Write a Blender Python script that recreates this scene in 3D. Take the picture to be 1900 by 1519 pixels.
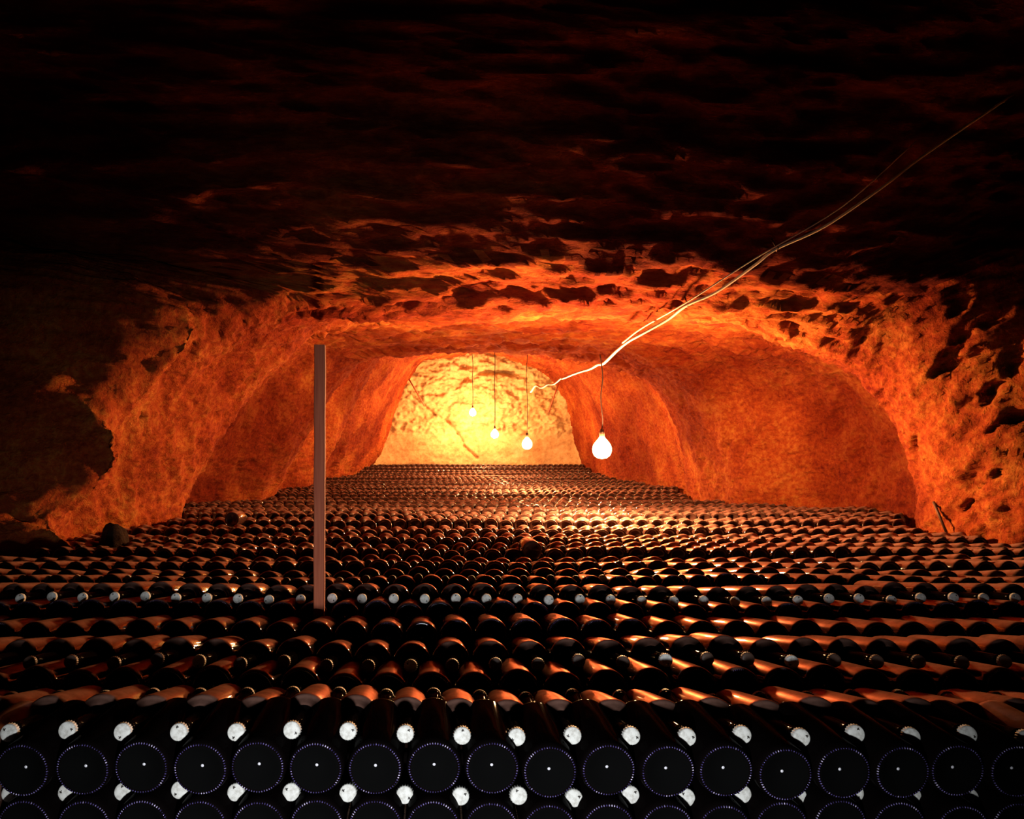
import bpy, math, random
import numpy as np
from mathutils import Matrix, Vector

PI = math.pi
for o in list(bpy.data.objects):
    bpy.data.objects.remove(o)
SC = bpy.context.scene
COL = SC.collection
random.seed(7)
RNG = np.random.RandomState(11)

# ------------------------------------------------------------------ camera
F = 1350.0            # focal length in pixels of the 1900 px wide frame
VX, VY = 800.0, 830.0  # where the lens axis meets the frame
H = 0.648             # height of the lens above the cellar floor
cam = bpy.data.cameras.new('camera')
cam.sensor_width = 36.0
cam.lens = 36.0 * F / 1900.0
cam.shift_x = (950.0 - VX) / 1900.0
cam.shift_y = (VY - 759.5) / 1900.0
cam.clip_start = 0.02
camo = bpy.data.objects.new('camera', cam)
COL.objects.link(camo)
camo.location = (0, 0, H)
camo.rotation_euler = (PI / 2, 0, 0)
SC.camera = camo

# ------------------------------------------------------------------ world, exposure
w = bpy.data.worlds.new('world')
SC.world = w
w.use_nodes = True
w.node_tree.nodes['Background'].inputs[0].default_value = (0, 0, 0, 1)
w.node_tree.nodes['Background'].inputs[1].default_value = 0.0
SC.view_settings.view_transform = 'Standard'
SC.view_settings.look = 'None'
SC.view_settings.gamma = 1.0
SC.view_settings.exposure = 0.0
SC.view_settings.use_curve_mapping = False
SC.cycles.use_denoising = True
SC.cycles.max_bounces = 4
SC.cycles.diffuse_bounces = 1
SC.cycles.glossy_bounces = 2
SC.cycles.sample_clamp_indirect = 4.0

# the photographer's neutral hand lamp beside the camera, aimed down at the front of the stack
FRONT_W = 62.0
sp = bpy.data.lights.new('photographer_lamp', 'SPOT')
sp.energy = FRONT_W
sp.color = (0.93, 0.96, 1.0)
sp.spot_size = math.radians(98)
sp.spot_blend = 0.9
sp.shadow_soft_size = 0.02
spo = bpy.data.objects.new('photographer_lamp', sp)
COL.objects.link(spo)
spo.location = (0.0, 0.12, H - 0.455)
aim = Vector((0.02, 1.50, H - 0.74)) - spo.location
spo.rotation_euler = aim.to_track_quat('-Z', 'Y').to_euler()

# strength and colour of the cellar bulbs
BULB_COL = (1.0, 0.50, 0.20)
BULB_L = [2800.0, 2000.0, 1400.0, 1700.0]
BULB_R = 0.056


# ------------------------------------------------------------------ helpers
def px(x, y, z):
    """point at depth z that the frame shows at pixel (x, y)"""
    return Vector(((x - VX) * z / F, z, H + (VY - y) * z / F))


def tag(o, label=None, cat=None, group=None, kind=None):
    if label: o['label'] = label
    if cat: o['category'] = cat
    if group: o['group'] = group
    if kind: o['kind'] = kind
    return o


def new_mesh(name, verts, faces, mats, smooth=True, mat_idx=None):
    me = bpy.data.meshes.new(name)
    me.from_pydata([tuple(v) for v in verts], [], faces)
    for m in (mats if isinstance(mats, (list, tuple)) else [mats]):
        me.materials.append(m)
    if smooth:
        me.polygons.foreach_set('use_smooth', [True] * len(me.polygons))
    if mat_idx is not None:
        me.polygons.foreach_set('material_index', mat_idx)
    me.update()
    return me


def fast_mesh(name, V, Q, mats, mat_idx=None, smooth=True):
    """V (n,3), Q (m,4) quads as numpy arrays"""
    me = bpy.data.meshes.new(name)
    n, m = len(V), len(Q)
    me.vertices.add(n)
    me.vertices.foreach_set('co', np.asarray(V, np.float32).ravel())
    me.loops.add(m * 4)
    me.loops.foreach_set('vertex_index', np.asarray(Q, np.int32).ravel())
    me.polygons.add(m)
    me.polygons.foreach_set('loop_start', np.arange(0, m * 4, 4, dtype=np.int32))
    try:
        me.polygons.foreach_set('loop_total', np.full(m, 4, np.int32))
    except Exception:
        pass
    for mt in mats:
        me.materials.append(mt)
    if mat_idx is not None:
        me.polygons.foreach_set('material_index', np.asarray(mat_idx, np.int32))
    me.polygons.foreach_set('use_smooth', np.full(m, smooth))
    me.update(calc_edges=True)
    me.validate()
    return me


def link(name, me, parent=None):
    o = bpy.data.objects.new(name, me)
    COL.objects.link(o)
    if parent is not None:
        o.parent = parent
    return o


def empty(name, loc=(0, 0, 0)):
    o = bpy.data.objects.new(name, None)
    COL.objects.link(o)
    o.location = loc
    o.empty_display_size = 0.03
    return o


def lathe(profile, seg, axis='y'):
    """profile: list of (along, radius); returns verts, faces round the +Y (or Z) axis"""
    V, Fc, rings = [], [], []
    for (a, r) in profile:
        if r < 1e-6:
            rings.append([len(V)])
            V.append((0, a, 0) if axis == 'y' else (0, 0, a))
        else:
            ids = []
            for k in range(seg):
                t = 2 * PI * k / seg
                ids.append(len(V))
                if axis == 'y':
                    V.append((r * math.cos(t), a, r * math.sin(t)))
                else:
                    V.append((r * math.cos(t), r * math.sin(t), a))
            rings.append(ids)
    for A, B in zip(rings[:-1], rings[1:]):
        for k in range(seg):
            k2 = (k + 1) % seg
            if len(A) == 1 and len(B) == 1:
                continue
            if len(A) == 1:
                f = (A[0], B[k2], B[k])
            elif len(B) == 1:
                f = (A[k], A[k2], B[0])
            else:
                f = (A[k], A[k2], B[k2], B[k])
            Fc.append(f if axis == 'z' else f[::-1])
    return V, Fc


def tube(points, radius, seg=8, closed_ends=True):
    pts = [Vector(p) for p in points]
    V, Fc = [], []
    n = len(pts)
    up = Vector((0.13, 0.21, 0.97))
    for i, p in enumerate(pts):
        t = (pts[min(i + 1, n - 1)] - pts[max(i - 1, 0)]).normalized()
        if abs(t.dot(up)) > 0.98:
            up = Vector((0.9, 0.3, 0.1))
        a = t.cross(up).normalized()
        b = a.cross(t).normalized()
        r = radius(i / (n - 1)) if callable(radius) else radius
        for k in range(seg):
            th = 2 * PI * k / seg
            V.append(p + a * (r * math.cos(th)) + b * (r * math.sin(th)))
    for i in range(n - 1):
        for k in range(seg):
            k2 = (k + 1) % seg
            Fc.append((i * seg + k, i * seg + k2, (i + 1) * seg + k2, (i + 1) * seg + k))
    if closed_ends:
        Fc.append(tuple(range(seg))[::-1])
        Fc.append(tuple((n - 1) * seg + k for k in range(seg)))
    return V, Fc


def smooth_path(pts, per=8):
    """Catmull-Rom through the points"""
    P = [Vector(p) for p in pts]
    P = [P[0] * 2 - P[1]] + P + [P[-1] * 2 - P[-2]]
    out = []
    for i in range(1, len(P) - 2):
        for k in range(per):
            t = k / per
            a, b, c, d = P[i - 1], P[i], P[i + 1], P[i + 2]
            out.append(0.5 * ((2 * b) + (c - a) * t + (2 * a - 5 * b + 4 * c - d) * t * t + (3 * b - a - 3 * c + d) * t ** 3))
    out.append(P[-2])
    return out


# numpy gradient-free lattice noise
_TAB = RNG.rand(65536).astype(np.float32)


def _hash(i, j, k):
    h = (i * 73856093) ^ (j * 19349663) ^ (k * 83492791)
    h = (h ^ (h >> 13)) * 1274126177
    return _TAB[(h ^ (h >> 16)) & 65535]


def vnoise(x, y, z):
    xi, yi, zi = np.floor(x).astype(np.int64), np.floor(y).astype(np.int64), np.floor(z).astype(np.int64)
    fx, fy, fz = x - xi, y - yi, z - zi
    fx = fx * fx * (3 - 2 * fx); fy = fy * fy * (3 - 2 * fy); fz = fz * fz * (3 - 2 * fz)
    r = 0
    for a in (0, 1):
        for b in (0, 1):
            for c in (0, 1):
                wgt = (fx if a else 1 - fx) * (fy if b else 1 - fy) * (fz if c else 1 - fz)
                r = r + wgt * _hash(xi + a, yi + b, zi + c)
    return r * 2 - 1


def fbm(x, y, z, f, octs, gain=0.5):
    s, a, t = 0, 1.0, 0
    for o in range(octs):
        s = s + a * vnoise(x * f + 17.3 * o, y * f + 5.1 * o, z * f + 9.7 * o)
        t += a
        a *= gain
        f *= 2.03
    return s / t


def interp(table, y):
    xs = np.array([t[0] for t in table], float)
    ys = np.array([t[1] for t in table], float)
    y = np.asarray(y, float)
    # smooth (cosine-free) monotone-ish: linear then small blur
    d = 0.06
    return (np.interp(y - d, xs, ys) + 2 * np.interp(y, xs, ys) + np.interp(y + d, xs, ys)) / 4


# ------------------------------------------------------------------ materials
def mat(name):
    m = bpy.data.materials.new(name)
    m.use_nodes = True
    nt = m.node_tree
    return m, nt, nt.nodes['Principled BSDF']


def N(nt, typ, **kw):
    n = nt.nodes.new(typ)
    for k, v in kw.items():
        if k in n.inputs:
            n.inputs[k].default_value = v
        else:
            setattr(n, k, v)
    return n


def ramp(nt, stops):
    r = nt.nodes.new('ShaderNodeValToRGB')
    e = r.color_ramp.elements
    while len(e) < len(stops):
        e.new(0.5)
    for q, (p, c) in zip(e, stops):
        q.position = p
        q.color = (*c, 1)
    return r


def chalk(name, c_dark, c_mid, c_light, scale=(1, 1, 1), bump=1.0, fine=30.0, mottle=0.9, mottle_at=(0, 0, 0)):
    m, nt, b = mat(name)
    tc = N(nt, 'ShaderNodeTexCoord')
    mp = N(nt, 'ShaderNodeMapping')
    mp.inputs['Scale'].default_value = scale
    nt.links.new(tc.outputs['Object'], mp.inputs['Vector'])
    n1 = N(nt, 'ShaderNodeTexNoise', Scale=3.2, Detail=8.0, Roughness=0.62)
    n2 = N(nt, 'ShaderNodeTexNoise', Scale=fine, Detail=6.0, Roughness=0.7)
    v = N(nt, 'ShaderNodeTexVoronoi', Scale=fine * 0.55)
    for q in (n1, n2, v):
        nt.links.new(mp.outputs['Vector'], q.inputs['Vector'])
    mixn = N(nt, 'ShaderNodeMath', operation='MULTIPLY_ADD')
    mixn.inputs[1].default_value = 0.55
    nt.links.new(n2.outputs['Fac'], mixn.inputs[0])
    sc = N(nt, 'ShaderNodeMath', operation='MULTIPLY')
    sc.inputs[1].default_value = 0.45
    nt.links.new(n1.outputs['Fac'], sc.inputs[0])
    nt.links.new(sc.outputs[0], mixn.inputs[2])
    r = ramp(nt, [(0.34, c_dark), (0.5, c_mid), (0.66, c_light)])
    nt.links.new(mixn.outputs[0], r.inputs['Fac'])
    n4 = N(nt, 'ShaderNodeTexNoise', Scale=0.75, Detail=3.0, Roughness=0.5)  # broad random dark-red patches painted in to deepen the shaded hollows
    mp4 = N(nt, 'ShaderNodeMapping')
    mp4.inputs['Location'].default_value = mottle_at
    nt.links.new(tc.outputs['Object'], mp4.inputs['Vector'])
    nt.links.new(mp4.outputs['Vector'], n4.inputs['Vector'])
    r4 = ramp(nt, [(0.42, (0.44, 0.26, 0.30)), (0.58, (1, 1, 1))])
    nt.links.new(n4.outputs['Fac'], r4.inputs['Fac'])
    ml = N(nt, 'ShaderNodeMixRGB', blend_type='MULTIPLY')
    ml.inputs[0].default_value = mottle
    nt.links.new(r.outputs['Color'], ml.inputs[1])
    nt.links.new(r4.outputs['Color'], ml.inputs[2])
    nt.links.new(ml.outputs[0], b.inputs['Base Color'])
    hsum = N(nt, 'ShaderNodeMath', operation='MULTIPLY_ADD')
    hsum.inputs[1].default_value = 0.5
    nt.links.new(v.outputs['Distance'], hsum.inputs[0])
    nt.links.new(n2.outputs['Fac'], hsum.inputs[2])
    bp = N(nt, 'ShaderNodeBump', Strength=bump, Distance=0.03)
    nt.links.new(hsum.outputs[0], bp.inputs['Height'])
    nt.links.new(bp.outputs['Normal'], b.inputs['Normal'])
    b.inputs['Roughness'].default_value = 0.95
    b.inputs['Specular IOR Level'].default_value = 0.1
    return m


CHALK_D, CHALK_M, CHALK_L = (0.19, 0.015, 0.010), (0.43, 0.080, 0.017), (0.62, 0.230, 0.042)
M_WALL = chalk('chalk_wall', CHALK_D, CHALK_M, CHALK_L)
M_CEIL_SHADE = chalk('shade_darkened_ceiling', (0.07, 0.006, 0.004), (0.17, 0.025, 0.008), (0.32, 0.085, 0.018), scale=(0.35, 1.0, 1.0), bump=0.8, fine=30)
M_CEIL = chalk('chalk_ceiling', CHALK_D, CHALK_M, CHALK_L, scale=(0.35, 1.0, 1.0), bump=0.8, fine=30)
M_BACK = chalk('chalk_back_wall', (0.40, 0.18, 0.07), (0.60, 0.38, 0.16), (0.76, 0.55, 0.28), bump=0.5, fine=14, mottle=0.25)
M_FLOOR = chalk('packed_earth', (0.10, 0.06, 0.04), (0.16, 0.10, 0.06), (0.22, 0.14, 0.09))
M_STONE = chalk('backlit_stone', (0.015, 0.008, 0.005), (0.03, 0.015, 0.009), (0.05, 0.025, 0.014))  # colour darkened to imitate a backlit silhouette


def glass_mat(dusty=True, side=(0.009, 0.004, 0.003)):
    """near-black glass; cellar dust has settled on the sides of the bottles that face up"""
    m, nt, b = mat('dusty_dark_glass' if dusty else 'shaded_dark_glass')
    b.inputs['Base Color'].default_value = (*side, 1) if dusty else (0.003, 0.002, 0.002, 1)
    b.inputs['Roughness'].default_value = 0.07
    b.inputs['Specular IOR Level'].default_value = 0.35 if dusty else 0.001
    if not dusty:
        return m
    tc = N(nt, 'ShaderNodeTexCoord')
    n = N(nt, 'ShaderNodeTexNoise', Scale=24.0, Detail=6.0, Roughness=0.65)
    nt.links.new(tc.outputs['Object'], n.inputs['Vector'])
    g = N(nt, 'ShaderNodeNewGeometry')
    sx = N(nt, 'ShaderNodeSeparateXYZ')
    nt.links.new(g.outputs['Normal'], sx.inputs[0])
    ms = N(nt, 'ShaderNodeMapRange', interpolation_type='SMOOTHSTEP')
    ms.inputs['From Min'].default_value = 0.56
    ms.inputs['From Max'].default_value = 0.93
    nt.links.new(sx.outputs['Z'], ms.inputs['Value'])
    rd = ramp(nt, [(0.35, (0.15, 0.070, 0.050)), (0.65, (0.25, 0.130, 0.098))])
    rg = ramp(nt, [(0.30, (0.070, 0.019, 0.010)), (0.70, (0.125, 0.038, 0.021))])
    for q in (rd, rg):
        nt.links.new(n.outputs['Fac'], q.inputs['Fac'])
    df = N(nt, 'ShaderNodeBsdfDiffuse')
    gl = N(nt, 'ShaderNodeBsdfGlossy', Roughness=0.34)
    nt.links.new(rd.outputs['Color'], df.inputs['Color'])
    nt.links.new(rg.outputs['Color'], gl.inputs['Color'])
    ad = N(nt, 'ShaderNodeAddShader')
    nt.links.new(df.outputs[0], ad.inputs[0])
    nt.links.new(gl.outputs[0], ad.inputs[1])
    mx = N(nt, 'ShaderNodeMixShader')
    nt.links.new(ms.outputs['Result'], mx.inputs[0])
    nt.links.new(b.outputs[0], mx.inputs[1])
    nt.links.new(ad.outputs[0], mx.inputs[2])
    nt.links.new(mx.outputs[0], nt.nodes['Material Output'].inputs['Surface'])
    return m


M_GLASS = glass_mat()
M_SHADED = glass_mat(False)  # undusted copy, reflections taken out, imitating shade on front feet and necks
M_GLASS_FAR = glass_mat(True, (0.050, 0.021, 0.015))     # back rows' sides painted lighter, for haze and bounced light


def cap_mat():
    m, nt, b = mat('white_crown_cap')
    tc = N(nt, 'ShaderNodeTexCoord')
    n = N(nt, 'ShaderNodeTexNoise', Scale=130.0, Detail=5.0, Roughness=0.7)
    nt.links.new(tc.outputs['Object'], n.inputs['Vector'])
    r = ramp(nt, [(0.30, (0.42, 0.40, 0.35)), (0.55, (0.74, 0.74, 0.69))])
    nt.links.new(n.outputs['Fac'], r.inputs['Fac'])
    # a small worn-through dark notch near the rim of the cap's face
    vm = N(nt, 'ShaderNodeVectorMath', operation='DISTANCE')
    vm.inputs[1].default_value = (0.0072, 0.3015, 0.0046)
    n3 = N(nt, 'ShaderNodeTexNoise', Scale=420.0, Detail=2.0)
    nt.links.new(tc.outputs['Object'], n3.inputs['Vector'])
    nt.links.new(tc.outputs['Object'], vm.inputs[0])
    ad = N(nt, 'ShaderNodeMath', operation='MULTIPLY_ADD')
    ad.inputs[1].default_value = 0.006
    nt.links.new(n3.outputs['Fac'], ad.inputs[0])
    nt.links.new(vm.outputs['Value'], ad.inputs[2])
    gt = N(nt, 'ShaderNodeMath', operation='GREATER_THAN')
    gt.inputs[1].default_value = 0.0052
    nt.links.new(ad.outputs[0], gt.inputs[0])
    mx = N(nt, 'ShaderNodeMixRGB')
    mx.inputs[1].default_value = (0.03, 0.025, 0.02, 1)
    nt.links.new(gt.outputs[0], mx.inputs[0])
    nt.links.new(r.outputs['Color'], mx.inputs[2])
    nt.links.new(mx.outputs[0], b.inputs['Base Color'])
    b.inputs['Roughness'].default_value = 0.55
    b.inputs['Specular IOR Level'].default_value = 0.25
    return m


M_CAP = cap_mat()
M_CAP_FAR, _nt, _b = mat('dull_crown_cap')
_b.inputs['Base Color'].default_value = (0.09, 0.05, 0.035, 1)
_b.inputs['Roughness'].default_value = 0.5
M_PUNT, _nt, _b = mat('matte_black_punt')
_b.inputs['Base Color'].default_value = (0.003, 0.003, 0.003, 1)  # one even matte black over the hollow of the foot
_b.inputs['Roughness'].default_value = 0.9
_b.inputs['Specular IOR Level'].default_value = 0.0
M_GLINT, _nt, _b = mat('painted_pip_glint')
_b.inputs['Base Color'].default_value = (0.75, 0.74, 0.80, 1)  # pale colour imitates the lamp's glint on the pip
_b.inputs['Roughness'].default_value = 0.3
M_KNURL, _nt, _b = mat('violet_glint_knurling')
_tc = N(_nt, 'ShaderNodeTexCoord')
_n = N(_nt, 'ShaderNodeTexNoise', Scale=70.0, Detail=3.0, Roughness=0.7)
_nt.links.new(_tc.outputs['Object'], _n.inputs['Vector'])
_r = ramp(_nt, [(0.40, (0.010, 0.008, 0.035)), (0.54, (0.10, 0.075, 0.28)), (0.65, (0.75, 0.66, 0.95))])  # lamp reflections painted into the bumps: violet with pale sparkles
_nt.links.new(_n.outputs['Fac'], _r.inputs['Fac'])
_nt.links.new(_r.outputs['Color'], _b.inputs['Base Color'])
_b.inputs['Roughness'].default_value = 0.12
_b.inputs['Specular IOR Level'].default_value = 1.0
_b.inputs['Specular Tint'].default_value = (0.55, 0.45, 1.0, 1)
M_WOOD, nt, b = mat('grey_brown_wood')
tc = N(nt, 'ShaderNodeTexCoord')
mp = N(nt, 'ShaderNodeMapping')
mp.inputs['Scale'].default_value = (60, 60, 2.5)
nt.links.new(tc.outputs['Object'], mp.inputs['Vector'])
n = N(nt, 'ShaderNodeTexNoise', Scale=2.2, Detail=6.0)
nt.links.new(mp.outputs['Vector'], n.inputs['Vector'])
r = ramp(nt, [(0.3, (0.36, 0.070, 0.030)), (0.7, (0.52, 0.135, 0.058))])
nt.links.new(n.outputs['Fac'], r.inputs['Fac'])
nt.links.new(r.outputs['Color'], b.inputs['Base Color'])
b.inputs['Roughness'].default_value = 0.8
M_CABLE, _nt, _b = mat('pale_cable_sheath')
_b.inputs['Base Color'].default_value = (0.82, 0.66, 0.46, 1)
_b.inputs['Roughness'].default_value = 0.35
M_CORD, _nt, _b = mat('dark_cord')
_b.inputs['Base Color'].default_value = (0.06, 0.03, 0.02, 1)
_b.inputs['Roughness'].default_value = 0.6
M_METAL, _nt, _b = mat('rusty_iron')
_b.inputs['Base Color'].default_value = (0.10, 0.05, 0.03, 1)
_b.inputs['Metallic'].default_value = 0.6
_b.inputs['Roughness'].default_value = 0.55


def bulb_mat(i):
    m, nt, b = mat('glowing_bulb_glass')
    b.inputs['Base Color'].default_value = (0.9, 0.85, 0.75, 1)
    b.inputs['Emission Color'].default_value = (*BULB_COL, 1)
    b.inputs['Emission Strength'].default_value = BULB_L[i]
    return m


# ------------------------------------------------------------------ the cave
XL = [(-0.5, -8.0), (1.0, -7.0), (2.0, -5.6), (2.6, -4.6), (3.0, -3.5), (3.15, -2.6), (3.25, -1.80), (3.33, -1.60), (3.45, -1.80), (3.8, -1.90), (4.4, -1.68), (4.8, -1.64),
      (5.3, -1.92), (5.9, -2.18), (6.5, -2.05), (7.1, -1.62), (7.5, -1.58), (8.1, -1.86), (8.6, -1.88), (9.2, -1.50), (9.6, -1.48), (10.3, -1.66), (10.9, -1.44), (11.6, -1.30),
      (12.2, -1.22), (14, -1.15)]
XR = [(-0.5, 8.0), (1.5, 7.0), (2.4, 5.8), (3.0, 4.4), (3.3, 3.5), (3.5, 2.98), (3.65, 2.82), (3.9, 2.72), (4.2, 2.74), (4.5, 2.98), (4.9, 3.22), (5.4, 3.28), (5.9, 3.05), (6.4, 2.62),
      (7.0, 2.55), (7.8, 2.70), (8.6, 2.95), (9.6, 2.85), (10.4, 2.70), (12, 2.75), (14, 2.7)]
ZC = [(-0.5, 6.5), (1.0, 4.9), (2.2, 3.7), (2.8, 2.68), (3.2, 1.99), (3.5, 1.50), (3.72, 1.15), (3.88, 0.945), (4.02, 0.81), (4.15, 0.74), (4.3, 0.75),
      (4.4, 0.82), (5.0, 0.90), (5.8, 0.95), (6.6, 0.95), (7.0, 0.93), (7.25, 1.02), (8.0, 1.25), (10, 1.45), (14, 1.75)]
# profile of the bottle tops, in bottle pitches below the lens
P = 0.0925
TOPS = [(0, 4.67), (5.0, 4.68), (5.7, 5.0), (6.85, 5.28), (9.3, 5.0), (11.5, 4.65), (12.4, 4.05), (13.0, 3.2), (13.5, 2.7)]


def catmull_rows(CP, U):
    """CP (rows, k, 2); U parameters in 0..k-1 -> (rows, len(U), 2)"""
    k = CP.shape[1]
    E = np.concatenate([2 * CP[:, :1] - CP[:, 1:2], CP, 2 * CP[:, -1:] - CP[:, -2:-1]], 1)
    i = np.minimum(np.floor(U).astype(int), k - 2)
    t = (U - i)[None, :, None]
    a, b, c, d = E[:, i], E[:, i + 1], E[:, i + 2], E[:, i + 3]
    return 0.5 * (2 * b + (c - a) * t + (2 * a - 5 * b + 4 * c - d) * t * t + (3 * b - a - 3 * c + d) * t ** 3)


YEND = 13.75
ys = [-0.4]
while ys[-1] < YEND:
    ys.append(ys[-1] + (max(0.012, 0.0042 * ys[-1]) if ys[-1] > 2.4 else 0.03))
Y = np.array(ys)
xl, xr, zc = interp(XL, Y), interp(XR, Y), interp(ZC, Y)
o1 = np.zeros_like(Y)
k = zc / 0.78
fl = np.where(Y < 4.15, (0.74 / zc) ** 0.9, 1.0)      # near walls shaped to flare open, out of the bulbs' light
XLs = lambda q: interp(XL, np.where(Y < 4.6, Y - q * np.clip((4.6 - Y) / 0.5, 0, 1), Y))   # the flare leans back as it rises
XRs = lambda q: interp(XR, np.where(Y < 4.6, Y - q * np.clip((4.6 - Y) / 0.6, 0, 1), Y))
CP = np.stack([
    np.stack([xl - 0.10, o1 - 0.70], 1),
    np.stack([xl + 0.00, o1 - 0.40], 1),
    np.stack([XLs(0.22) + 0.26 * fl, 0.03 * k], 1),
    np.stack([XLs(0.45) + 0.62 * fl, 0.46 * k], 1),
    np.stack([XLs(0.62) + 1.00 * fl, 0.72 * k], 1),
    np.stack([XLs(0.70) + 1.50 * fl, zc], 1),
    np.stack([xl * 0.42 + xr * 0.58, zc + 0.015], 1),
    np.stack([XRs(0.25) - 1.10 * fl, zc * 0.93], 1),
    np.stack([XRs(0.25) - 0.58 * fl, zc * 0.76], 1),
    np.stack([XRs(0.15) - 0.22 * fl, 0.36 * k], 1),
    np.stack([xr - 0.02, -0.05 + 0 * k], 1),
    np.stack([xr + 0.06, o1 - 0.45], 1),
    np.stack([xr + 0.10, o1 - 0.70], 1),
], 1)
NU = 600
U = np.linspace(0, 12, NU)
S = catmull_rows(CP, U)
X, Z = S[..., 0], S[..., 1]
YY = np.repeat(Y[:, None], NU, 1)
# surface normals (pointing into the tunnel)
dXu, dZu = np.gradient(X, axis=1), np.gradient(Z, axis=1)
dYv = np.gradient(YY, axis=0); dXv, dZv = np.gradient(X, axis=0), np.gradient(Z, axis=0)
nx = dYv * dZu; ny = dZv * dXu - dXv * dZu; nz = -dYv * dXu
ln = np.sqrt(nx * nx + ny * ny + nz * nz) + 1e-9
nx, ny, nz = nx / ln, ny / ln, nz / ln
uu = np.repeat(U[None], len(Y), 0)
ceil_w = np.clip((uu - 3.6) / 0.8, 0, 1) * np.clip((8.6 - uu) / 0.8, 0, 1)
d_big = fbm(X, YY, Z, 0.9, 3) * 0.075
# walls: lumps and diagonal tool streaks; ceiling: strata that run across the tunnel
d_mid_w = fbm(X * 1.0, YY * 1.6 + Z * 0.9, Z * 0.8, 3.2, 4) * 0.045
d_mid_c = fbm(X * 0.30, YY * 1.6, Z * 1.6, 3.6, 4, 0.6) * 0.085
rid = 1 - np.abs(fbm(X * 0.5 + 3, YY * 1.9, Z, 4.5, 3))
d_fine_w = fbm(X, YY * 1.2 + Z * 0.6, Z * 0.7, 13.0, 4, 0.7) * 0.042
d_fine_c = fbm(X * 0.33, YY * 1.4, Z * 1.6, 15.0, 4, 0.75) * 0.075
pit = np.clip(fbm(X + 9, YY * 1.3 + Z * 0.8, Z * 0.7, 10.0, 3) - 0.30, 0, 1) * -0.42
pit_w = np.clip((uu - 7.5), 0, 1) * np.clip((5.5 - YY) / 2.0, 0.15, 1) + 0.25 * np.clip(4 - uu, 0, 1)
disp = d_big + (1 - ceil_w) * (d_mid_w + d_fine_w + pit * pit_w) + ceil_w * (d_mid_c + d_fine_c - 0.03 * (1 - rid))
X, YD, Z = X + nx * disp, YY + ny * disp, Z + nz * disp
Vc = np.stack([X, YD, Z + H], -1)


def cave_piece(name, u0, u1, m):
    a, b_ = np.searchsorted(U, u0), np.searchsorted(U, u1)
    G = Vc[:, a:b_ + 1]
    r_, c_ = G.shape[:2]
    idx = np.arange(r_ * c_).reshape(r_, c_)
    Q = np.stack([idx[:-1, :-1], idx[:-1, 1:], idx[1:, 1:], idx[1:, :-1]], -1).reshape(-1, 4)
    o = link(name, fast_mesh(name, G.reshape(-1, 3), Q, [m]))
    return o


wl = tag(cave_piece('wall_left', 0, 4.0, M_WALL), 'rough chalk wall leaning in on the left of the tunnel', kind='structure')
_ceil = cave_piece('ceiling', 4.0, 8.0, M_CEIL)
_ceil.data.materials.append(M_CEIL_SHADE)                # near vault painted darker, imitating its fall into shade
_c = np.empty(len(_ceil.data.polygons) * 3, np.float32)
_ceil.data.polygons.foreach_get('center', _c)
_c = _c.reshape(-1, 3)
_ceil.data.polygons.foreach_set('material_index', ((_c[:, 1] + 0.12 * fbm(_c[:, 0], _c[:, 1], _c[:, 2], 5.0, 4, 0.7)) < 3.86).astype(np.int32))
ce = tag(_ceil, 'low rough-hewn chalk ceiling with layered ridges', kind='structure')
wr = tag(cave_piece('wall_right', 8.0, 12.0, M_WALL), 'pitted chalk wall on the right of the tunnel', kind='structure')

# far wall with its diagonal crack
gx, gz = np.meshgrid(np.linspace(-1.9, 3.5, 230), np.linspace(-0.7, 2.3, 150), indexing='xy')
gy = 13.55 + 0 * gx
rough = np.clip((gz - 0.18) / 0.15, 0.18, 1)
gy = gy - fbm(gx, gz, 0 * gx + 2, 0.8, 3) * 0.16 - (fbm(gx * 0.8, gz * 1.3, 0 * gx + 5, 6.0, 5, 0.7) * 0.17) * rough
gy = gy + np.clip((np.abs(gx - 0.9) - 1.5), 0, 2) ** 2 * -0.35
crack = [(-0.45, 1.05), (0.05, 0.62), (0.30, 0.48), (0.50, 0.25), (0.62, 0.02), (0.85, -0.2)]
for (ax, az), (bx, bz) in zip(crack[:-1], crack[1:]):
    L2 = (bx - ax) ** 2 + (bz - az) ** 2
    t = np.clip(((gx - ax) * (bx - ax) + (gz - az) * (bz - az)) / L2, 0, 1)
    dd = np.sqrt((gx - ax - t * (bx - ax)) ** 2 + (gz - az - t * (bz - az)) ** 2)
    gy = gy + np.clip(1 - dd / 0.035, 0, 1) * 0.09
# shallow undercut ledge near the top of the far wall
led = np.clip(1 - np.abs(gz - 1.42 + 0.25 * (gx - 1.2) ** 2) / 0.07, 0, 1) * np.clip(1 - np.abs(gx - 1.3) / 0.5, 0, 1)
gy = gy + led * 0.22
Vb = np.stack([gx, gy, gz + H], -1).reshape(-1, 3)
idx = np.arange(gx.size).reshape(gx.shape)
Q = np.stack([idx[:-1, :-1], idx[:-1, 1:], idx[1:, 1:], idx[1:, :-1]], -1).reshape(-1, 4)
tag(link('wall_back', fast_mesh('wall_back', Vb, Q, [M_BACK])), 'brightly lit chalk end wall with a diagonal crack', kind='structure')

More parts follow.
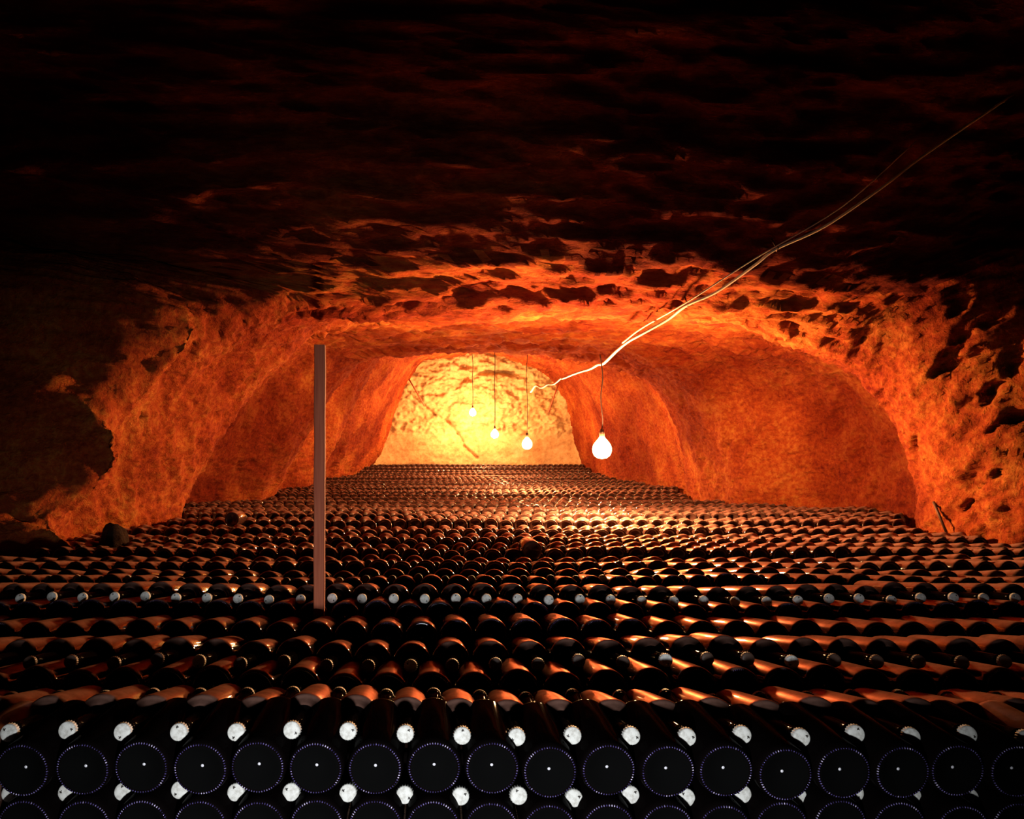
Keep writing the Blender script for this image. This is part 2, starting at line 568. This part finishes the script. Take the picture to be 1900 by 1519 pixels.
# earth floor: flat by the front stack, banked up under the far rows
fy = np.concatenate([np.linspace(-0.4, 3.2, 60), np.linspace(3.3, 13.9, 100)])
fxs = np.linspace(-2.5, 3.8, 90)
gx, gy = np.meshgrid(fxs, fy, indexing='xy')
bank = H - (interp(TOPS, gy) + 0.5) * P - 0.125
fz = np.where(gy < 2.9, 0.0, np.clip((gy - 2.9) / 0.3, 0, 1) * bank)
fz = fz + fbm(gx, gy, 0 * gx, 4.0, 3) * 0.008
Vf = np.stack([gx, gy, fz - 0.004], -1).reshape(-1, 3)
idx = np.arange(gx.size).reshape(gx.shape)
Q = np.stack([idx[:-1, :-1], idx[:-1, 1:], idx[1:, 1:], idx[1:, :-1]], -1).reshape(-1, 4)
tag(link('floor', fast_mesh('floor', Vf, Q, [M_FLOOR])), 'packed earth floor under the bottles', kind='structure')

# ------------------------------------------------------------------ bottles
R = 0.0445
PROFILE = [(0.0105, 0.0), (0.0108, 0.0013), (0.0122, 0.0023), (0.0124, 0.0045), (0.0112, 0.012), (0.0080, 0.022), (0.0035, 0.030), (0.0012, 0.0345),
           (0.0006, 0.0365), (0.0, 0.0392), (0.0016, 0.0415),
           (0.006, 0.0437), (0.013, R), (0.05, R), (0.09, R), (0.169, R), (0.1745, 0.0439), (0.1790, 0.0422), (0.1825, 0.0394), (0.1855, 0.0355), (0.1885, 0.0308),
           (0.1920, 0.0262), (0.1965, 0.0222), (0.2040, 0.0190), (0.214, 0.0177), (0.228, 0.0168), (0.245, 0.0155), (0.262, 0.0146), (0.279, 0.0141),
           (0.281, 0.0146), (0.286, 0.0146), (0.288, 0.0134), (0.297, 0.0128), (0.297, 0.0)]
V, Fc = lathe(PROFILE, 40)
def foot_slots(V, Fc):
    """material slots of the glass: 1 = matte black punt, 2 = glint painted on the pip in its middle"""
    out = []
    for f in Fc:
        rr = max(math.hypot(V[i][0], V[i][2]) for i in f)
        aa = max(V[i][1] for i in f)
        out.append(3 if aa > 0.195 else 2 if rr < 0.0024 and 0.009 < aa < 0.04 else 1 if rr < 0.0366 and aa < 0.04 else 0)
    return out


ME_GLASS = new_mesh('glass_body', V, Fc, [M_GLASS, M_PUNT, M_GLINT, M_SHADED], mat_idx=foot_slots(V, Fc))
ME_SHADED = new_mesh('glass_body', V, Fc, [M_SHADED, M_PUNT, M_GLINT, M_SHADED], mat_idx=foot_slots(V, Fc))

# crimped crown cap
seg = 84
capV, capF = [], []


def cap_ring(a, rfun):
    ids = []
    for q in range(seg):
        t = 2 * PI * q / seg
        r_ = rfun(t)
        ids.append(len(capV))
        capV.append((r_ * math.cos(t), a, r_ * math.sin(t)))
    return ids


flute = lambda t: 0.0146 + 0.0008 * math.cos(21 * t)
rings = [cap_ring(0.2925, flute), cap_ring(0.2975, lambda t: 0.0141 + 0.0004 * math.cos(21 * t)), cap_ring(0.3005, lambda t: 0.0136),
         cap_ring(0.3016, lambda t: 0.0123), cap_ring(0.3018, lambda t: 0.0060)]
for A, B in zip(rings[:-1], rings[1:]):
    for q in range(seg):
        q2 = (q + 1) % seg
        capF.append((A[q], B[q], B[q2], A[q2]))
capF.append(tuple(rings[-1][::-1]))
ME_CAP = new_mesh('crown_cap', capV, capF, M_CAP)
ME_CAP_DULL = new_mesh('crown_cap', capV, capF, M_CAP_FAR)

# ring of knurled bumps on the foot of the bottle
kv, kf = [], []
for q in range(60):
    t = 2 * PI * q / 60
    c, s = math.cos(t), math.sin(t)
    def pt(rr, tt, a):
        return (rr * c - tt * s, a, rr * s + tt * c)
    b0 = len(kv)
    kv += [pt(0.0376, 0, 0.0006), pt(0.0394, -0.0010, 0.0002), pt(0.0394, 0.0010, 0.0002), pt(0.0412, 0, 0.0014),
           pt(0.0386, 0, -0.0009), pt(0.0402, 0, -0.0008)]
    kf += [(b0, b0 + 4, b0 + 1), (b0, b0 + 2, b0 + 4), (b0 + 1, b0 + 4, b0 + 5), (b0 + 4, b0 + 2, b0 + 5), (b0 + 1, b0 + 5, b0 + 3), (b0 + 5, b0 + 2, b0 + 3)]
ME_KNURL = new_mesh('knurled_foot', kv, kf, M_KNURL)

# light version for the rows far down the tunnel
LOW = [(0.026, 0.0), (0.012, 0.026), (0.0, 0.0392), (0.004, 0.0430), (0.012, R), (0.169, R), (0.178, 0.0427), (0.184, 0.0375), (0.190, 0.0290),
       (0.200, 0.0203), (0.235, 0.0165), (0.292, 0.0136)]
LSEG = 18


def low_arrays():
    V, Q, mi = [], [], []
    for (a, r_) in LOW:
        r_ = max(r_, 0.0005)
        for q in range(LSEG):
            t = 2 * PI * q / LSEG
            V.append((r_ * math.cos(t), a, r_ * math.sin(t)))
    nr = len(LOW)
    for i in range(nr - 1):
        for q in range(LSEG):
            q2 = (q + 1) % LSEG
            Q.append((i * LSEG + q, (i + 1) * LSEG + q, (i + 1) * LSEG + q2, i * LSEG + q2)); mi.append(0)
    capp = [(0.290, 0.0158), (0.299, 0.0150), (0.3015, 0.0125), (0.3018, 0.0004)]
    b0 = len(V)
    for (a, r_) in capp:
        for q in range(LSEG):
            t = 2 * PI * q / LSEG
            V.append((r_ * math.cos(t), a, r_ * math.sin(t)))
    for i in range(len(capp) - 1):
        for q in range(LSEG):
            q2 = (q + 1) % LSEG
            Q.append((b0 + i * LSEG + q, b0 + (i + 1) * LSEG + q, b0 + (i + 1) * LSEG + q2, b0 + i * LSEG + q2)); mi.append(1)
    return np.array(V), np.array(Q), np.array(mi)


LV, LQ, LM = low_arrays()
far_mats = []           # matrices of the bottles beyond the three hundred nearest


def pose_A(x, y, hc, tilt, spin):
    """foot towards the camera at depth y; hc = height of the axis 65 mm from the foot"""
    M = Matrix.Rotation(-tilt, 4, 'X') @ Matrix.Rotation(spin, 4, 'Y')
    M.translation = (x, y, hc + 0.065 * math.sin(tilt))
    return M


def pose_B(x, ycap, hcap, tilt, spin):
    """cap towards the camera at depth ycap, height hcap; the foot lies lower, 0.30 m further back"""
    M = Matrix.Rotation(PI, 4, 'Z') @ Matrix.Rotation(tilt, 4, 'X') @ Matrix.Rotation(spin, 4, 'Y')
    M.translation = (x, ycap + 0.3018 * math.cos(tilt), hcap - 0.3018 * math.sin(tilt))
    return M


ORD = ['', 'first', 'second', 'third', 'fourth', 'fifth', 'sixth', 'seventh', 'eighth', 'ninth', 'tenth', 'eleventh', 'twelfth', 'thirteenth',
       'fourteenth', 'fifteenth', 'sixteenth', 'seventeenth', 'eighteenth', 'nineteenth']
TENS = {20: ('twentieth', 'twenty'), 30: ('thirtieth', 'thirty'), 40: ('fortieth', 'forty')}


def ordinal(n):
    if n < 20: return ORD[n]
    t = n // 10 * 10
    return TENS[t][0] if n == t else TENS[t][1] + '-' + ORD[n - t]


n_single = 0
MAX_SINGLE = 300


def bottle(M, label, group, glass=None, cap=None):
    global n_single
    n_single += 1
    e = empty('wine_bottle')
    e.matrix_world = M
    tag(e, label, 'bottle', group)
    link('glass_body', glass or ME_GLASS, e)
    c = link('crown_cap', cap or ME_CAP, e)
    link('knurled_foot', ME_KNURL, e)
    return e


def row_x(x_px, s, y, margin=1.0):
    """x of every bottle of a row at depth y with one axis at pixel x_px where the pitch is s pixels"""
    x0 = (x_px - VX) / s * P
    lo = max(-(VX + 40) * y / F - 0.45, float(interp(XL, y)) + 0.10 - 0.08)
    hi = min((1900 - VX + 40) * y / F + 0.45, float(interp(XR, y)) - 0.0)
    a = math.ceil((lo - x0) / P); b_ = math.floor((hi - x0) / P)
    return [x0 + i * P for i in range(a, b_ + 1)]


def wave(y, x, amp=0.006):
    return amp * math.sin(x * 2.1 + y * 7.3) + amp * 0.7 * math.sin(x * 5.3 + y * 3.1)


def lay_row(kind, xs, y, h, tilt, label=None, group=None, jit=1.0, glass=None, dull=0.0):
    """one row; label is a phrase that starts after 'nth bottle from left'"""
    items = []
    for x in xs:
        jx, jy, jz = RNG.normal(0, 0.0010) * jit, RNG.normal(0, 0.004) * jit, RNG.normal(0, 0.0022) * jit
        jt, spin = RNG.normal(0, 0.010) * jit, RNG.uniform(0, 2 * PI)
        hh = h + jz + wave(y, x, 0.004 * jit)
        M = (pose_A if kind == 'A' else pose_B)(x + jx, y + jy, hh, tilt + jt, spin)
        items.append((x, M))
    n = 0
    for x, M in items:
        fx = VX + x * F / y
        vis = -45 < fx < 1945
        if label and vis and n_single < MAX_SINGLE:
            n += 1
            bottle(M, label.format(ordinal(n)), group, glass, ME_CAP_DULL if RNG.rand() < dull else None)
        else:
            far_mats.append(M)


def below(d):
    return H - d * P


# the front stack: feet and caps in turn, two layers of each in the frame
y0 = 1.15
xa = row_x(912, 108.4, y0)
xb = [x - P / 2 for x in xa] + [xa[-1] + P / 2]
TU, TB1 = math.radians(3.0), math.radians(12.5)     # front feet: necks rise to the back; white caps: necks rise to the front
h1 = below(5.53) + 0.065 * math.sin(TU)
lay_row('A', xa, y0, h1, -TU, '{} dark bottle foot from left in the upper front row of knurled feet', 'bottle feet in the upper front row', 0.8, ME_SHADED)
lay_row('A', xa, y0, h1 - P, -TU, '{} dark bottle foot from left in the lowest row, cut by the frame', 'bottle feet in the lowest front row', 0.8, ME_SHADED)
lay_row('B', xb, y0 + 0.040, below(5.09), TB1, '{} white capped bottle neck from left in the row above the front feet', 'white caps above the front feet', 0.8)
lay_row('B', xb, y0 + 0.040, below(6.15), TB1, '{} white capped bottle neck from left in the row below the upper front feet', 'white caps below the upper front feet', 0.8, ME_SHADED)

# one stack behind the other down the tunnel
DA, DB = 5.44, 5.59       # axis depths of the two kinds at mid body, in pitches below the lens
T_A, T_B = math.radians(9.0), math.radians(12.0)
row_no = [1]


def stack(y, x_px, s, rec=0.075, single=False, dz=0.0, rows='AB', ta=None, tb=None, da=0.0, db=0.0, dull=0.0):
    top = float(interp(TOPS, y))
    off = top - 4.67 + dz - 0.17 * min(1.0, max(0.0, (y - 3.5) / 2.5))
    xa = row_x(x_px, s, y)
    tb = T_B if tb is None else tb
    hb_cap = below(DB + off + db) + 0.235 * math.tan(tb)
    lab = None
    if 'A' in rows:
        if single:
            row_no[0] += 1
            lab = '{} foot-first bottle from left in the %s row of feet counted from the front' % ordinal(row_no[0])
        lay_row('A', xa, y, below(DA + off + da), T_A if ta is None else ta, lab, 'bottle feet in the %s row from the front' % ordinal(row_no[0]) if lab else None)
    if 'B' in rows:
        xb = [x + P / 2 for x in xa]
        xb = [xb[0] - P] + xb if xb else xb
        if single:
            lab = '{} cap-first bottle from left with its neck in the %s row of feet' % ordinal(row_no[0])
        lay_row('B', xb, y + rec, hb_cap, tb, lab, 'necks lying in the %s row of feet' % ordinal(row_no[0]) if lab else None, dull=dull)


RAD = math.radians
stack(1.52, 883, 82.0, 0.065, True, da=0.14, dull=0.75)
stack(1.905, 876 - 29, 64.5, 0, True, rows='A', da=0.05)
stack(2.115, 876, 59.0, 0.045, True, ta=RAD(8), tb=RAD(10.5), da=-0.02, db=-0.26)
stack(2.50, 899.5, 49.4, 0.050, True, da=-0.1, db=-0.05, dull=0.9)
yy = 2.875
ph = [876, 877, 900, 880, 905, 870]
i = 0
while yy < 13.2:
    s = P * F / yy
    if i < 2:
        stack(yy, ph[i], s, 0.07, db=0.1 if i == 0 else 0)
    else:
        stack(yy, VX + RNG.uniform(0, 1) * s, s, 0.06, dz=RNG.normal(0, 0.06))
    yy += 0.392
    i += 1
# hidden bearing layer under the near stacks
for y_, xp, s_ in ((1.52, 883, 82.0), (2.13, 876, 59.0), (2.50, 899.5, 49.4)):
    lay_row('A', row_x(xp, s_, y_), y_ + 0.005, below(DA + 1.02), 0.02)
# odd bottles that stick up out of their rows
far_mats.append(pose_A((988 - VX) * 3.22 / F, 3.22, below(4.95), 0.03, 1.0))
far_mats.append(pose_A((430 - VX) * 4.30 / F, 4.30, below(4.62), 0.05, 2.0))

nb, nv = len(far_mats), len(LV)
MA = np.array([[list(r_) for r_ in M] for M in far_mats])
VV = np.einsum('bij,vj->bvi', MA[:, :3, :3], LV) + MA[:, None, :3, 3]
QQ = (LQ[None] + (np.arange(nb) * nv)[:, None, None]).reshape(-1, 4)
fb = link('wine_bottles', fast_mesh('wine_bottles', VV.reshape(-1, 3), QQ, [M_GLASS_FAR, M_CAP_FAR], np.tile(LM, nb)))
tag(fb, 'endless dusty dark bottles lying in receding rows beneath the glowing bulbs', 'bottles', kind='stuff')

# ------------------------------------------------------------------ wooden post standing among the bottles
py_ = 2.085
pc = px(592, 1105, py_)
pz1 = px(592, 640, py_).z
pz0 = 0.0
wv, wf = [], []
levels = np.linspace(pz0, pz1, 15)
for a, zz in enumerate(levels):
    hw = 0.0155 * (1 + 0.02 * math.sin(a * 1.7))
    hd = 0.011
    cx = pc.x + 0.003 * (a / 14.0) + 0.0006 * math.sin(a * 2.1)
    ch = 0.0025
    for (sx, sy) in ((-hw, -hd + ch), (-hw + ch, -hd), (hw - ch, -hd), (hw, -hd + ch), (hw, hd - ch), (hw - ch, hd), (-hw + ch, hd), (-hw, hd - ch)):
        wv.append((cx + sx, py_ - 0.0 + sy, zz))
for a in range(14):
    for q in range(8):
        q2 = (q + 1) % 8
        wf.append((a * 8 + q, a * 8 + q2, (a + 1) * 8 + q2, (a + 1) * 8 + q))
wf.append(tuple(range(8))[::-1]); wf.append(tuple(14 * 8 + q for q in range(8)))
tag(link('wooden_post', new_mesh('wooden_post', wv, wf, M_WOOD, smooth=False)), 'thin upright grey-brown wooden post standing among the bottles', 'post')

# ------------------------------------------------------------------ bulbs on their cords
BULB = [(-0.062, 0.0), (-0.057, 0.026), (-0.042, 0.046), (-0.018, BULB_R), (0.004, BULB_R), (0.022, 0.050), (0.038, 0.040), (0.052, 0.028), (0.062, 0.019), (0.070, 0.0155)]
SOCK = [(0.068, 0.0), (0.068, 0.0155), (0.072, 0.0165), (0.098, 0.0165), (0.104, 0.0130), (0.118, 0.0120), (0.122, 0.006), (0.122, 0.0)]
LAMPS = [(1117, 832, 4.45, 0.51, 'largest starry bare bulb hanging nearest over the bottle rows'),
         (978, 823, 8.20, 1.30, 'second bare bulb from the front, on a long cord below the cable end'),
         (918, 805, 11.0, 1.50, 'third bare bulb from the front, low before the cracked end wall'),
         (877, 765, 12.75, 1.60, 'small bare bulb highest and farthest back, close to the end wall')]
for i, (x_, y_, z_, ztop, lab) in enumerate(LAMPS):
    c = px(x_, y_, z_)
    e = tag(empty('pendant_bulb', c), lab, 'lamp', 'bare bulbs hung along the tunnel')
    V, Fc = lathe(BULB, 20, 'z')
    link('glass_bulb', new_mesh('glass_bulb', V, Fc, bulb_mat(i)), e)
    V, Fc = lathe(SOCK, 16, 'z')
    link('bulb_socket', new_mesh('bulb_socket', V, Fc, M_METAL), e)
    top = H + ztop - c.z
    pts = smooth_path([(0, 0, 0.12), (0.004, 0, top * 0.35), (-0.006, 0.004, top * 0.6), (0.004, 0, top * 0.85), (-0.012, 0, top + 0.06)], 6)
    V, Fc = tube(pts, 0.0035 if i < 2 else 0.006, 7)
    link('lamp_cord', new_mesh('lamp_cord', V, Fc, M_CORD), e)

# ------------------------------------------------------------------ cable slung along the ceiling
_cv = Vc.reshape(-1, 3)
_cv = _cv[_cv[:, 1] > 0.8]
_cu, _cw = VX + _cv[:, 0] * F / _cv[:, 1], VY - (_cv[:, 2] - H) * F / _cv[:, 1]


def rock_depth(x, y, r=14):
    """depth of the rock first met on the way to pixel (x, y)"""
    near = (np.abs(_cu - x) < r) & (np.abs(_cw - y) < r)
    return float(_cv[near, 1].min()) if near.any() else 3.0


def on_rock(x, y, off=0.05):
    return px(x, y, rock_depth(x, y) - off)


cable = [on_rock(*q) for q in ((1880, 175), (1720, 284), (1640, 345), (1530, 420), (1440, 462), (1400, 492), (1330, 541), (1275, 566), (1240, 592))]
HOOKS = [cable[4], cable[7]]
zl = cable[-1].y
cable += [px(x_, y_, zl + (8.2 - zl) * t_) for (x_, y_, t_) in ((1190, 620, .03), (1165, 634, .05), (1145, 650, .07), (1120, 674, .115), (1110, 676, .13), (1095, 684, .19),
          (1070, 692, .36), (1045, 702, .62), (1041, 702, .68), (1028, 712, .76), (1016, 713, .82), (1005, 719, .88), (994, 715, .94), (985, 727, 1.0))]
e = tag(empty('electric_cable', cable[4]), 'pale wavy electric cable slung along the ceiling towards the second bulb', 'cable')
o0 = Vector(e.location)
path = smooth_path(cable, 7)
V, Fc = tube([p - o0 for p in path], lambda t: 0.0062 + 0.0050 * t, 8)
link('cable_sheath', new_mesh('cable_sheath', V, Fc, M_CABLE), e)
for p in HOOKS:
    V, Fc = tube([p - o0 + Vector((0, 0, -0.012)), p - o0 + Vector((0.006, -0.012, 0.004)), p - o0 + Vector((0, 0.01, 0.02)), p - o0 + Vector((0, 0.05, 0.07))], 0.0035, 6)
    link('cable_hook', new_mesh('cable_hook', V, Fc, M_METAL), e)
path = smooth_path([on_rock(1700, 262), on_rock(1560, 385), on_rock(1400, 480), on_rock(1272, 562, 0.08), px(1192, 608, zl + 0.2), px(1155, 636, zl + 0.45)], 6)
V, Fc = tube(path, lambda t: 0.0024 + 0.0026 * t, 7)
tag(link('thin_wire', new_mesh('thin_wire', V, Fc, M_CABLE)), 'thin straight wire running just above the pale wavy cable', 'wire')

# ------------------------------------------------------------------ small things by the walls
V, Fc = tube([px(1732, 930, 3.98), px(1757, 990, 3.93)], 0.007, 7)
tag(link('iron_rod', new_mesh('iron_rod', V, Fc, M_METAL)), 'thin dark rod leaning on the pitted wall behind the last bottles', 'rod')
for (a, b_, lab) in (((757, 700, 13.2), (787, 752, 13.0), 'dark stick slanting against the lit end wall, by its arch edge'),
                     ((1036, 712, 12.9), (1018, 764, 12.9), 'dark stick slanting against the end wall, beside the second bulb')):
    V, Fc = tube([px(*a), px(*b_)], 0.012, 7)
    tag(link('leaning_stick', new_mesh('leaning_stick', V, Fc, M_WOOD)), lab, 'stick')


def stone(name, c, sx, sy, sz, seed, label):
    V, Fc = lathe([(math.cos(t) * -1.0, max(0.0, math.sin(t))) for t in np.linspace(0, PI, 12)], 18, 'z')
    V = np.array(V)
    d = 1 + fbm(V[:, 0] + seed, V[:, 1], V[:, 2], 1.3, 3) * 0.35
    V = V * d[:, None] * np.array([sx, sy, sz]) + np.array(c)
    return tag(link(name, new_mesh(name, V, Fc, M_STONE)), label, 'stone')


p = px(212, 1010, 3.5)
stone('boulder', (p.x, p.y, p.z), 0.065, 0.07, 0.10, 3, 'rounded stone dark in backlight behind the bottles against the leaning wall')
